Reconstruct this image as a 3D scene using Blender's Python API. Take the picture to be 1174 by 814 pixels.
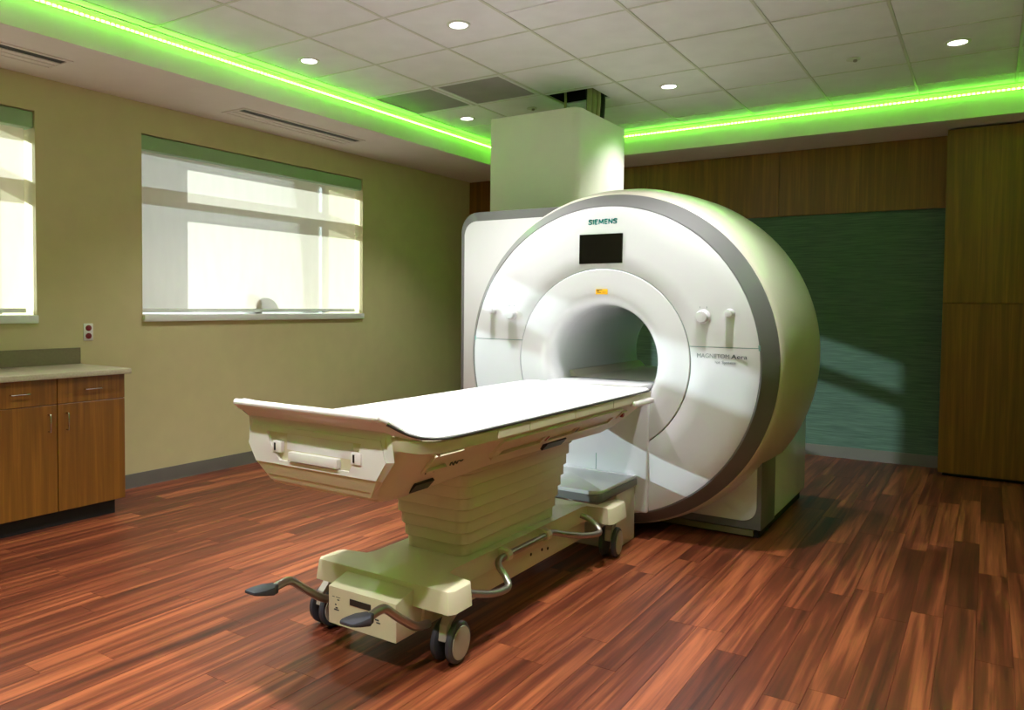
import bpy, bmesh, math, random
from mathutils import Vector, Matrix
random.seed(7)
for o in list(bpy.data.objects): bpy.data.objects.remove(o)
scene = bpy.context.scene
C = scene.collection
PI = math.pi

# ------------------------------------------------------------------ camera
FPX, PCX, PCY = 879.708, 543.287, 382.526          # focal length and principal point in 1174x814 pixels
CAM = Vector((5.34358, 0.0, 1.40))
RIGHT = Vector((0.83005699, 0.55761020, 0.00873219))
UP = Vector((-0.02789918, 0.02588196, 0.99927562))
FWD = Vector((-0.55698027, 0.82969933, -0.03704037))
cd = bpy.data.cameras.new('camera')
cd.sensor_fit = 'HORIZONTAL'; cd.sensor_width = 36.0
cd.lens = FPX / 1174 * 36.0
cd.shift_x = (587 - PCX) / 1174; cd.shift_y = (PCY - 407) / 1174
cd.clip_start = 0.02
cam = bpy.data.objects.new('camera', cd); C.objects.link(cam)
m = Matrix((RIGHT, UP, -FWD)).transposed().to_4x4(); m.translation = CAM
cam.matrix_world = m
scene.camera = cam
def proj(p):
    d = Vector(p) - CAM
    w = d.dot(FWD)
    if w < 0.1: return None
    return PCX + FPX * d.dot(RIGHT) / w, PCY - FPX * d.dot(UP) / w, w

# ------------------------------------------------------------------ world, sun, exposure
world = bpy.data.worlds.new('world'); scene.world = world; world.use_nodes = True
bg = world.node_tree.nodes['Background']
bg.inputs[0].default_value = (0.80, 0.88, 0.92, 1); bg.inputs[1].default_value = 1.4
sl = bpy.data.lights.new('sun', 'SUN'); sl.energy = 16.0; sl.angle = math.radians(0.7); sl.color = (0.80, 0.92, 1.0)
sun = bpy.data.objects.new('sun', sl); C.objects.link(sun); sun.location = (-6, -3, 6)
sun.rotation_euler = Vector((1.0, 0.833, -0.329)).to_track_quat('-Z', 'Y').to_euler()
vs = scene.view_settings
vs.view_transform = 'Standard'; vs.look = 'None'; vs.gamma = 1.0; vs.use_curve_mapping = False
vs.exposure = 0.25

# ------------------------------------------------------------------ dimensions (metres)
XW, Y0, YB = 6.9, -1.5, 7.87        # right wall, front wall, back wall (left wall is x = 0)
HS, HC = 2.905, 3.13                # soffit and tray ceiling heights
TX0, TX1, TY0, TY1 = 0.858, 6.04, -0.65, 7.22
X0 = 3.348                          # scanner and table axis

# ------------------------------------------------------------------ materials
def lin(c):
    return tuple(((v / 255) / 12.92 if v / 255 <= 0.04045 else ((v / 255 + 0.055) / 1.055) ** 2.4) for v in c) + (1,)
MATS = {}
def nodes(name):
    m = bpy.data.materials.new(name); m.use_nodes = True
    nt = m.node_tree; b = nt.nodes['Principled BSDF']
    MATS[name] = m
    return m, nt, b
def mat(name, col, rough=0.5, metal=0.0, var=0.06, scale=6.0, bump=0.0, bscale=120.0, spec=0.5, coat=0.0, emit=None, estr=0.0, stretch=(1, 1, 1)):
    m, nt, b = nodes(name)
    b.inputs['Roughness'].default_value = rough; b.inputs['Metallic'].default_value = metal
    b.inputs['Specular IOR Level'].default_value = spec
    b.inputs['Coat Weight'].default_value = coat; b.inputs['Coat Roughness'].default_value = 0.08
    g = nt.nodes.new('ShaderNodeNewGeometry')
    mp = nt.nodes.new('ShaderNodeMapping'); mp.inputs['Scale'].default_value = stretch
    nt.links.new(g.outputs['Position'], mp.inputs['Vector'])
    n = nt.nodes.new('ShaderNodeTexNoise'); n.inputs['Scale'].default_value = scale; n.inputs['Detail'].default_value = 4
    nt.links.new(mp.outputs[0], n.inputs['Vector'])
    r = nt.nodes.new('ShaderNodeValToRGB')
    c = lin(col)
    r.color_ramp.elements[0].position = 0.3; r.color_ramp.elements[1].position = 0.7
    r.color_ramp.elements[0].color = tuple(v * (1 - var) for v in c[:3]) + (1,)
    r.color_ramp.elements[1].color = tuple(min(1, v * (1 + var)) for v in c[:3]) + (1,)
    nt.links.new(n.outputs['Fac'], r.inputs['Fac']); nt.links.new(r.outputs['Color'], b.inputs['Base Color'])
    if bump > 0:
        n2 = nt.nodes.new('ShaderNodeTexNoise'); n2.inputs['Scale'].default_value = bscale; n2.inputs['Detail'].default_value = 3
        nt.links.new(mp.outputs[0], n2.inputs['Vector'])
        bp = nt.nodes.new('ShaderNodeBump'); bp.inputs['Strength'].default_value = bump; bp.inputs['Distance'].default_value = 0.003
        nt.links.new(n2.outputs['Fac'], bp.inputs['Height']); nt.links.new(bp.outputs['Normal'], b.inputs['Normal'])
    if emit:
        b.inputs['Emission Color'].default_value = emit; b.inputs['Emission Strength'].default_value = estr
    return m

def wood(name, dark, light, axis, freq=28.0, rough=0.42, per_piece=0.0, along=1.1, bump=0.04, mid=None, coat=0.0):
    """stretched-noise grain running along axis, shifted and toned piece by piece"""
    m, nt, b = nodes(name)
    N, L = nt.nodes.new, nt.links.new
    b.inputs['Roughness'].default_value = rough
    b.inputs['Coat Weight'].default_value = coat; b.inputs['Coat Roughness'].default_value = 0.2
    g = N('ShaderNodeNewGeometry'); oi = N('ShaderNodeObjectInfo')
    ad = N('ShaderNodeMath'); ad.operation = 'ADD'; L(g.outputs['Random Per Island'], ad.inputs[0]); L(oi.outputs['Random'], ad.inputs[1])
    fr = N('ShaderNodeMath'); fr.operation = 'FRACT'; L(ad.outputs[0], fr.inputs[0])
    sc = N('ShaderNodeVectorMath'); sc.operation = 'SCALE'; sc.inputs[0].default_value = (7.3, 13.1, 5.7); L(fr.outputs[0], sc.inputs['Scale'])
    av = N('ShaderNodeVectorMath'); av.operation = 'ADD'; L(g.outputs['Position'], av.inputs[0]); L(sc.outputs[0], av.inputs[1])
    mp = N('ShaderNodeMapping'); s = [freq, freq, freq]; s[axis] = along; mp.inputs['Scale'].default_value = s
    L(av.outputs[0], mp.inputs['Vector'])
    n1 = N('ShaderNodeTexNoise'); n1.inputs['Scale'].default_value = 1.0; n1.inputs['Detail'].default_value = 5; n1.inputs['Roughness'].default_value = 0.55
    n1.inputs['Distortion'].default_value = 0.6
    L(mp.outputs[0], n1.inputs['Vector'])
    mp2 = N('ShaderNodeMapping'); s2 = [freq * 6, freq * 6, freq * 6]; s2[axis] = along * 3; mp2.inputs['Scale'].default_value = s2
    L(av.outputs[0], mp2.inputs['Vector'])
    n2 = N('ShaderNodeTexNoise'); n2.inputs['Scale'].default_value = 1.0; n2.inputs['Detail'].default_value = 3
    L(mp2.outputs[0], n2.inputs['Vector'])
    a1 = N('ShaderNodeMath'); a1.operation = 'MULTIPLY_ADD'; a1.inputs[1].default_value = 0.3; L(n2.outputs['Fac'], a1.inputs[0]); L(n1.outputs['Fac'], a1.inputs[2])
    a2 = N('ShaderNodeMath'); a2.operation = 'MULTIPLY_ADD'; a2.inputs[1].default_value = per_piece; L(fr.outputs[0], a2.inputs[0]); L(a1.outputs[0], a2.inputs[2])
    r = N('ShaderNodeValToRGB')
    lo, hi = 0.45, 0.88 + per_piece
    r.color_ramp.elements[0].position = lo; r.color_ramp.elements[0].color = lin(dark)
    r.color_ramp.elements[1].position = min(1, hi); r.color_ramp.elements[1].color = lin(light)
    if mid:
        e = r.color_ramp.elements.new((lo + min(1, hi)) / 2); e.color = lin(mid)
    L(a2.outputs[0], r.inputs['Fac']); L(r.outputs['Color'], b.inputs['Base Color'])
    bp = N('ShaderNodeBump'); bp.inputs['Strength'].default_value = bump; bp.inputs['Distance'].default_value = 0.002
    L(n2.outputs['Fac'], bp.inputs['Height']); L(bp.outputs['Normal'], b.inputs['Normal'])
    return m

mat('wall_paint', (200, 187, 142), 0.75, var=0.03, bump=0.08, bscale=260)
mat('soffit_paint', (226, 215, 206), 0.8, var=0.02, bump=0.05, bscale=200)
mat('tile_white', (238, 237, 240), 0.9, var=0.03, bump=0.25, bscale=420)
mat('tee_white', (214, 214, 204), 0.45, var=0.02)
mat('dark_void', (10, 10, 10), 0.9)
mat('base_grey', (92, 84, 76), 0.55, var=0.05)
mat('slab', (70, 55, 45), 0.8)
mat('white_trim', (225, 225, 220), 0.4, var=0.02)
mat('cassette_green', (150, 178, 138), 0.4, var=0.03)
mat('frame_alu', (120, 122, 122), 0.45, metal=0.3, var=0.03)
mat('counter', (176, 166, 140), 0.35, var=0.1, scale=90)
mat('splash', (120, 112, 78), 0.45, var=0.06, scale=60)
mat('kick_black', (16, 15, 14), 0.6)
mat('chrome', (200, 198, 192), 0.22, metal=1.0, var=0.02)
mat('steel', (165, 160, 150), 0.3, metal=0.9, var=0.03)
mat('gantry_white', (216, 216, 219), 0.22, var=0.012, scale=2, coat=0.3)
mat('barrel_cream', (214, 208, 192), 0.3, var=0.015, scale=2, coat=0.2)
mat('gantry_grey', (112, 112, 112), 0.33, var=0.03)
mat('seam_teal', (120, 160, 156), 0.5)
mat('tower_white', (222, 222, 208), 0.35, var=0.015)
mat('table_cream', (212, 202, 172), 0.35, var=0.015, scale=3)
mat('panel_white', (228, 222, 220), 0.3, var=0.01)
mat('pad_white', (240, 239, 240), 0.45, var=0.008, bump=0.05, bscale=300)
mat('dark_line', (40, 38, 36), 0.5)
mat('black_plastic', (22, 20, 20), 0.4)
mat('rubber', (62, 64, 72), 0.55)
mat('hub_grey', (172, 166, 155), 0.4, var=0.03)
mat('screen_black', (14, 14, 12), 0.12, var=0.02, spec=0.6)
mat('teal_ink', (0, 128, 122), 0.5, var=0.02)
mat('grey_ink', (128, 136, 140), 0.5, var=0.02)
mat('dark_ink', (60, 66, 70), 0.5, var=0.02)
mat('yellow_sticker', (250, 186, 30), 0.5, var=0.03)
mat('red', (140, 26, 22), 0.35)
mat('dark_red', (120, 16, 26), 0.4)
mat('plate_white', (228, 226, 220), 0.35)
mat('cable_tan', (170, 165, 120), 0.5)
mat('cable_black', (26, 26, 26), 0.5)
mat('grille_grey', (170, 168, 165), 0.6)
mat('lens_glow', (255, 250, 245), 0.3, emit=(1, 0.95, 0.92, 1), estr=9.0)
mat('led_green', (200, 255, 120), 0.3, emit=(0.17, 1.0, 0.045, 1), estr=34.0)
mat('sticker_red', (150, 40, 40), 0.5)
wood('oak', (104, 63, 13), (150, 98, 30), 2, freq=26, rough=0.42, per_piece=0.08, along=0.9, mid=(124, 78, 19))
wood('floor_wood', (50, 20, 12), (160, 88, 52), 1, freq=21, rough=0.38, per_piece=0.2, along=0.8, bump=0.05, mid=(97, 44, 25))

# green wall covering: fine horizontal weave
m, nt, b = nodes('green_weave')
g = nt.nodes.new('ShaderNodeNewGeometry'); mp = nt.nodes.new('ShaderNodeMapping'); mp.inputs['Scale'].default_value = (5, 5, 150)
nt.links.new(g.outputs['Position'], mp.inputs['Vector'])
n = nt.nodes.new('ShaderNodeTexNoise'); n.inputs['Scale'].default_value = 1; n.inputs['Detail'].default_value = 3
nt.links.new(mp.outputs[0], n.inputs['Vector'])
r = nt.nodes.new('ShaderNodeValToRGB'); r.color_ramp.elements[0].position = 0.3; r.color_ramp.elements[1].position = 0.72
r.color_ramp.elements[0].color = lin((60, 84, 68)); r.color_ramp.elements[1].color = lin((90, 116, 98))
nt.links.new(n.outputs['Fac'], r.inputs['Fac']); nt.links.new(r.outputs['Color'], b.inputs['Base Color'])
b.inputs['Roughness'].default_value = 0.7
bp = nt.nodes.new('ShaderNodeBump'); bp.inputs['Strength'].default_value = 0.3; bp.inputs['Distance'].default_value = 0.002
nt.links.new(n.outputs['Fac'], bp.inputs['Height']); nt.links.new(bp.outputs['Normal'], b.inputs['Normal'])

# roller shade fabric: a fine screen weave, part open, part translucent
m = bpy.data.materials.new('shade_fabric'); m.use_nodes = True; MATS['shade_fabric'] = m
nt = m.node_tree; nt.nodes.clear(); N, L = nt.nodes.new, nt.links.new
out = N('ShaderNodeOutputMaterial'); tr = N('ShaderNodeBsdfTransparent'); tl = N('ShaderNodeBsdfTranslucent'); df = N('ShaderNodeBsdfDiffuse')
g = N('ShaderNodeNewGeometry'); mp = N('ShaderNodeMapping'); mp.inputs['Scale'].default_value = (12, 12, 3); L(g.outputs['Position'], mp.inputs['Vector'])
n = N('ShaderNodeTexNoise'); n.inputs['Scale'].default_value = 1.0; L(mp.outputs[0], n.inputs['Vector'])
r = N('ShaderNodeValToRGB'); r.color_ramp.elements[0].color = lin((224, 209, 188)); r.color_ramp.elements[1].color = lin((236, 222, 202)); L(n.outputs['Fac'], r.inputs['Fac'])
L(r.outputs[0], tl.inputs[0]); L(r.outputs[0], df.inputs[0]); tr.inputs[0].default_value = (1, 1, 1, 1)
m1 = N('ShaderNodeMixShader'); m1.inputs[0].default_value = 0.37; L(df.outputs[0], m1.inputs[1]); L(tl.outputs[0], m1.inputs[2])
m2 = N('ShaderNodeMixShader'); m2.inputs[0].default_value = 0.20; L(m1.outputs[0], m2.inputs[1]); L(tr.outputs[0], m2.inputs[2])
L(m2.outputs[0], out.inputs[0])

# window glass: thin pane, mostly transparent with a fresnel reflection
m = bpy.data.materials.new('glass'); m.use_nodes = True; MATS['glass'] = m
nt = m.node_tree; nt.nodes.clear(); N, L = nt.nodes.new, nt.links.new
out = N('ShaderNodeOutputMaterial'); tr = N('ShaderNodeBsdfTransparent'); gl = N('ShaderNodeBsdfGlossy'); gl.inputs['Roughness'].default_value = 0.02
tr.inputs[0].default_value = (0.93, 0.96, 0.95, 1)
fz = N('ShaderNodeFresnel'); fz.inputs[0].default_value = 1.45
mx = N('ShaderNodeMixShader'); L(fz.outputs[0], mx.inputs[0]); L(tr.outputs[0], mx.inputs[1]); L(gl.outputs[0], mx.inputs[2]); L(mx.outputs[0], out.inputs[0])

# ------------------------------------------------------------------ geometry helpers (world coordinates)
def B(): return bmesh.new()
def box(bm, x, y, z, bev=0.0, seg=2):
    vs_ = [bm.verts.new((a, b_, c)) for a in x for b_ in y for c in z]
    F = [(0, 1, 3, 2), (4, 6, 7, 5), (0, 4, 5, 1), (2, 3, 7, 6), (0, 2, 6, 4), (1, 5, 7, 3)]
    fs = [bm.faces.new([vs_[i] for i in f]) for f in F]
    if bev > 0:
        es = list({e for f in fs for e in f.edges})
        bmesh.ops.bevel(bm, geom=es, offset=bev, segments=seg, profile=0.5, affect='EDGES')
def prism(bm, pts, axis, a0, a1, bev=0.0, seg=2):
    def P(p, a):
        q = list(p); q.insert(axis, a); return q
    v0 = [bm.verts.new(P(p, a0)) for p in pts]; v1 = [bm.verts.new(P(p, a1)) for p in pts]
    n = len(pts)
    fs = [bm.faces.new(v0), bm.faces.new(v1[::-1])]
    for i in range(n): fs.append(bm.faces.new((v0[i], v1[i], v1[(i + 1) % n], v0[(i + 1) % n])))
    if bev > 0:
        es = list({e for f in fs[:2] for e in f.edges})
        bmesh.ops.bevel(bm, geom=es, offset=bev, segments=seg, profile=0.5, affect='EDGES')
def lathe_y(bm, prof, cx, n=96):
    """revolve (y, r, cz) rings about an axis along y"""
    rings = []
    for (y, r, cz) in prof:
        rings.append([bm.verts.new((cx + r * math.cos(2 * PI * i / n), y, cz + r * math.sin(2 * PI * i / n))) for i in range(n)])
    for a, b_ in zip(rings, rings[1:]):
        for i in range(n): bm.faces.new((a[i], a[(i + 1) % n], b_[(i + 1) % n], b_[i]))
    return rings
def lathe(bm, prof, c, axis=2, n=32, cap=True):
    """revolve (r, h) about axis through c"""
    rings = []
    for (r, h) in prof:
        ring = []
        for i in range(n):
            u, v = r * math.cos(2 * PI * i / n), r * math.sin(2 * PI * i / n)
            q = [u, v]; q.insert(axis, h)
            ring.append(bm.verts.new((c[0] + q[0], c[1] + q[1], c[2] + q[2])))
        rings.append(ring)
    for a, b_ in zip(rings, rings[1:]):
        for i in range(n): bm.faces.new((a[i], a[(i + 1) % n], b_[(i + 1) % n], b_[i]))
    if cap:
        bm.faces.new(rings[0]); bm.faces.new(rings[-1][::-1])
def smooth_path(pts, k=6):
    P = [Vector(p) for p in pts]; out = []
    Q = [P[0] * 2 - P[1]] + P + [P[-1] * 2 - P[-2]]
    for i in range(1, len(Q) - 2):
        for j in range(k):
            t = j / k; a, b_, c, d = Q[i - 1], Q[i], Q[i + 1], Q[i + 2]
            out.append(0.5 * ((2 * b_) + (c - a) * t + (2 * a - 5 * b_ + 4 * c - d) * t * t + (3 * b_ - a - 3 * c + d) * t ** 3))
    out.append(P[-1]); return out
def tube(bm, pts, r, n=12, smooth=True, k=6):
    P = smooth_path(pts, k) if smooth else [Vector(p) for p in pts]
    rings = []; d_ = P[-1] - P[0]; ref = Vector((1, 0, 0)) if abs(d_.z) > 0.7 * d_.length else Vector((0, 0, 1))
    for i, p in enumerate(P):
        t = (P[min(i + 1, len(P) - 1)] - P[max(i - 1, 0)]).normalized()
        a = t.cross(ref)
        if a.length < 0.05: a = t.cross(Vector((0, 1, 0)))
        a.normalize(); b_ = t.cross(a)
        rr = r(i / (len(P) - 1)) if callable(r) else r
        rings.append([bm.verts.new(p + a * rr * math.cos(2 * PI * j / n) + b_ * rr * math.sin(2 * PI * j / n)) for j in range(n)])
    for a, b_ in zip(rings, rings[1:]):
        for j in range(n): bm.faces.new((a[j], a[(j + 1) % n], b_[(j + 1) % n], b_[j]))
    bm.faces.new(rings[0]); bm.faces.new(rings[-1][::-1])
def loft(bm, secs):
    R = [[bm.verts.new(p) for p in s] for s in secs]; n = len(secs[0])
    for a, b_ in zip(R, R[1:]):
        for i in range(n): bm.faces.new((a[i], a[(i + 1) % n], b_[(i + 1) % n], b_[i]))
    bm.faces.new(R[0]); bm.faces.new(R[-1][::-1])
def arc(cx, cy, r, a0, a1, n=8):
    return [(cx + r * math.cos(math.radians(a0 + (a1 - a0) * i / n)), cy + r * math.sin(math.radians(a0 + (a1 - a0) * i / n))) for i in range(n + 1)]

def rootloc(o):
    v = Vector((0, 0, 0))
    while o is not None:
        v = v + o.location; o = o.parent
    return v
def mesh_of(bm, name, material, sharp=35):
    bmesh.ops.recalc_face_normals(bm, faces=bm.faces)
    me = bpy.data.meshes.new(name); bm.to_mesh(me); bm.free()
    me.materials.append(MATS[material])
    me.polygons.foreach_set('use_smooth', [True] * len(me.polygons))
    me.set_sharp_from_angle(angle=math.radians(sharp))
    return me
def mk(name, bm, material, parent=None, origin=None, sharp=35, kind=None):
    """one mesh object; vertices given in world coordinates"""
    off = rootloc(parent) if parent is not None else Vector(origin if origin else (0, 0, 0))
    if off.length > 0: bmesh.ops.translate(bm, verts=bm.verts, vec=-off)
    me = mesh_of(bm, name, material, sharp)
    o = bpy.data.objects.new(name, me); C.objects.link(o)
    if parent is not None: o.parent = parent
    else: o.location = off
    if kind: o['kind'] = kind
    return o
def thing(name, loc, label, cat, group=None):
    o = bpy.data.objects.new(name, None); C.objects.link(o); o.location = loc; o.empty_display_size = 0.1
    return tag(o, label, cat, group)
def tag(o, label, cat, group=None):
    o['label'] = label; o['category'] = cat
    if group: o['group'] = group
    return o
def struct(name, bm, material, label, sharp=35):
    o = mk(name, bm, material, sharp=sharp, kind='structure'); o['label'] = label; o['category'] = name.split('_')[0]
    return o
def lettering(name, body, size_w, cx, y, z, material, parent, bold=0.0, cap=None):
    """flat text facing -y, fitted to size_w wide and cap high, centred at cx with its foot at z"""
    cu = bpy.data.curves.new(name, 'FONT'); cu.body = body; cu.size = 1.0; cu.extrude = 0.004; cu.offset = bold
    t = bpy.data.objects.new(name, cu); C.objects.link(t)
    bpy.context.view_layer.update()
    me = bpy.data.meshes.new_from_object(t.evaluated_get(bpy.context.evaluated_depsgraph_get()))
    bpy.data.objects.remove(t)
    xs = [v.co.x for v in me.vertices]; ys = [v.co.y for v in me.vertices]
    s = size_w / (max(xs) - min(xs)); sy = cap / max(ys) if cap else s
    mid = (max(xs) + min(xs)) / 2; off = rootloc(parent)
    for v in me.vertices:
        v.co = Vector((cx + (v.co.x - mid) * s, y - v.co.z * 0.25, z + v.co.y * sy)) - off
    me.materials.clear(); me.materials.append(MATS[material])
    o = bpy.data.objects.new(name, me); C.objects.link(o); o.parent = parent
    return o

# ================================================================== the room shell
# ---- floor: base slab and single planks
bm = B(); box(bm, (-0.05, XW + 0.05), (Y0 - 0.05, YB + 0.05), (-0.16, -0.006))
floor = struct('floor', bm, 'slab', 'reddish brown wood plank floor of the scanner room')
PWD, PLN = 0.127, 1.22
planks = []
nrow = int(math.ceil(XW / PWD))
for i in range(nrow):
    xa, xb = i * PWD, min(XW, (i + 1) * PWD)
    y = Y0 - random.random() * PLN
    while y < YB:
        ya, yb = max(Y0, y), min(YB, y + PLN)
        if yb - ya > 0.02: planks.append((xa, xb, ya, yb))
        y += PLN
def seen(p):
    xa, xb, ya, yb = p
    best = 0
    for k in range(5):
        q = proj(((xa + xb) / 2, ya + (yb - ya) * k / 4, 0))
        if q and -10 < q[0] < 1184 and q[1] < 824: best = max(best, 1 / q[2] ** 2 + 1e-3)
    return best
planks.sort(key=lambda p: -seen(p))
plank_meshes = {}
def plank_mesh(w, l):
    k = (round(w, 3), round(l, 2))
    if k not in plank_meshes:
        b_ = B(); e = 0.0006
        box(b_, (-w / 2 + e, w / 2 - e), (-l / 2 + e, l / 2 - e), (-0.006, 0))
        plank_meshes[k] = mesh_of(b_, 'plank', 'floor_wood')
    return plank_meshes[k]
for (xa, xb, ya, yb) in planks[:300]:
    o = bpy.data.objects.new('plank', plank_mesh(xb - xa, yb - ya)); C.objects.link(o); o.parent = floor
    o.location = ((xa + xb) / 2, (ya + yb) / 2, 0)
bm = B()
for (xa, xb, ya, yb) in planks[300:]: box(bm, (xa + .0006, xb - .0006), (ya + .0006, yb - .0006), (-0.006, 0))
mk('plank_field', bm, 'floor_wood', floor, kind='stuff')

# ---- walls
WZ0, WZ1 = 1.255, 2.675                               # window opening
WIN = [(0.18, 2.66), (3.44, 5.905)]
bm = B()
T = -0.60
ys = [Y0] + [v for w in WIN for v in w] + [YB + 0.3]
for k in range(0, len(ys), 2): box(bm, (T, 0), (ys[k], ys[k + 1]), (-0.15, 3.7))
for (a, b_) in WIN:
    box(bm, (T, 0), (a, b_), (-0.15, WZ0)); box(bm, (T, 0), (a, b_), (WZ1, 3.7))
struct('wall_left', bm, 'wall_paint', 'olive tan painted wall with two deep windows')
bm = B(); box(bm, (0, XW), (YB, YB + 0.3), (-0.15, 3.7))
struct('wall_back', bm, 'green_weave', 'dark green woven wall covering behind the scanner')
bm = B(); box(bm, (XW, XW + 0.3), (Y0, YB + 0.3), (-0.15, 3.7))
struct('wall_right', bm, 'wall_paint', 'olive tan painted wall on the control side')
bm = B(); box(bm, (T, XW + 0.3), (Y0 - 0.3, Y0), (-0.15, 3.7))
struct('wall_front', bm, 'wall_paint', 'olive tan painted wall facing the scanner')

# ---- baseboards (rubber cove base)
def cove(bm, a, b_, axis, face, sgn):
    pts = [(0, 0), (0.018, 0), (0.012, 0.012), (0.009, 0.10), (0.006, 0.104), (0, 0.104)]
    if axis == 1: prism(bm, [(face + sgn * p[0], p[1]) for p in pts], 1, a, b_)
    else: prism(bm, [(face + sgn * p[0], p[1]) for p in pts], 0, a, b_)
bm = B(); cove(bm, 2.93, YB, 1, 0.0, 1); struct('baseboard_left', bm, 'base_grey', 'brown grey rubber base along the window wall')
bm = B(); cove(bm, 0.02, 5.01, 0, YB, -1); struct('baseboard_back', bm, 'base_grey', 'brown grey rubber base under the green wall')
bm = B(); cove(bm, Y0, 7.5, 1, XW, -1); struct('baseboard_right', bm, 'base_grey', 'brown grey rubber base along the control side wall')

# ---- soffit around the raised ceiling tray
bm = B()
box(bm, (0, TX0), (Y0, YB), (HS, 3.6)); box(bm, (TX1, XW), (Y0, YB), (HS, 3.6))
box(bm, (TX0, TX1), (TY1, YB), (HS, 3.6)); box(bm, (TX0, TX1), (Y0, TY0), (HS, 3.6))
struct('ceiling_soffit', bm, 'soffit_paint', 'lowered pinkish white soffit framing the tray ceiling')
bm = B(); box(bm, (-0.6, XW + 0.3), (Y0 - 0.3, YB + 0.3), (3.6, 3.7))
ceiling = struct('ceiling', bm, 'dark_void', 'white suspended tile ceiling inside the green lit tray')

gx = [1.607 + 0.643 * k for k in range(-1, 8)]         # tee lines: 0.964 ... 6.108
gx = [g_ for g_ in gx if g_ < TX1 - 0.02]
gy = [2.938 + 0.661 * k for k in range(-5, 7)]         # -0.367 ... 6.904
HOLE = (2.258, 2.679, 5.632, 5.985)
XS = [TX0] + gx + [TX1]; YS = [TY0] + gy + [TY1]
tile_meshes = {}
def tile(xa, xb, ya, yb, e=0.0085):
    w, l = xb - xa - 2 * e, yb - ya - 2 * e
    if w < 0.02 or l < 0.02: return
    k = (round(w, 3), round(l, 3))
    if k not in tile_meshes:
        b_ = B(); box(b_, (-w / 2, w / 2), (-l / 2, l / 2), (-0.004, 0.014), 0.003, 1); tile_meshes[k] = mesh_of(b_, 'ceiling_tile', 'tile_white')
    o = bpy.data.objects.new('ceiling_tile', tile_meshes[k]); C.objects.link(o); o.parent = ceiling
    o.location = ((xa + xb) / 2, (ya + yb) / 2, HC + 0.006)
GR = [((gx[0], gx[1]), (gy[8 - 0], gy[9])), ((gx[1], gx[2]), (gy[8], gy[9]))]   # two return air grilles
for i in range(len(XS) - 1):
    for j in range(len(YS) - 1):
        xa, xb, ya, yb = XS[i], XS[i + 1], YS[j], YS[j + 1]
        if abs((xa + xb) / 2 - 2.57) < 0.1 and ya < 5.8 < yb:
            tile(xa, xb, ya, HOLE[2] + 0.011, 0.011); tile(HOLE[1] - 0.011, xb, HOLE[2] - .011, yb); tile(xa, HOLE[1] + .011, HOLE[3] - 0.011, yb)
        elif abs((xa + xb) / 2 - 3.21) < 0.1 and ya < 3.9 < yb:
            ym = (ya + yb) / 2; tile(xa, xb, ya, ym + .004); tile(xa, xb, ym - .004, yb)
        elif ya < 5.26 < yb and xa > 0.9 and xb < 2.3:
            continue
        else: tile(xa, xb, ya, yb)
for x in gx:
    b_ = B(); box(b_, (x - 0.008, x + 0.008), (TY0, TY1), (HC - 0.001, HC + 0.006)); box(b_, (x - 0.002, x + 0.002), (TY0, TY1), (HC + 0.004, HC + 0.04))
    mk('grid_tee', b_, 'tee_white', ceiling)
for y in gy:
    b_ = B()
    for i in range(len(XS) - 1): box(b_, (XS[i] + 0.0085, XS[i + 1] - 0.0085), (y - 0.008, y + 0.008), (HC + 0.0, HC + 0.007))
    mk('grid_tee', b_, 'tee_white', ceiling)
b_ = B()
box(b_, (TX0, TX0 + 0.022), (TY0, TY1), (HC - 0.006, HC - 0.0045)); box(b_, (TX1 - 0.022, TX1), (TY0, TY1), (HC - 0.006, HC - 0.0045))
box(b_, (TX0 + .022, TX1 - .022), (TY0, TY0 + 0.022), (HC - 0.006, HC - 0.0045)); box(b_, (TX0 + .022, TX1 - .022), (TY1 - 0.022, TY1), (HC - 0.006, HC - 0.0045))
mk('wall_angle', b_, 'tee_white', ceiling)
# opening for the scanner cables
b_ = B(); h = HOLE
box(b_, (h[0] - .02, h[0]), (h[2], h[3]), (HC + .02, 3.6)); box(b_, (h[1], h[1] + .02), (h[2], h[3]), (HC + .02, 3.6))
box(b_, (h[0], h[1]), (h[2] - .02, h[2]), (HC + .02, 3.6)); box(b_, (h[0], h[1]), (h[3], h[3] + .02), (HC + .02, 3.6))
mk('cable_shaft', b_, 'dark_void', ceiling)

# ---- wood header over the green wall, panel by panel
bm = B(); box(bm, (0.0, 5.01), (7.862, YB), (2.30, HS - 0.002))
header = struct('trim_1', bm, 'kick_black', 'oak panelled band above the green wall')
px = [0.0, 1.02, 2.28, 3.62, 5.012]
for a, b_ in zip(px, px[1:]):
    q = B(); box(q, (a + 0.001, b_ - 0.001), (7.838, 7.862), (2.283, HS - 0.004), 0.001, 1); mk('wood_panel', q, 'oak', header)

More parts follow.
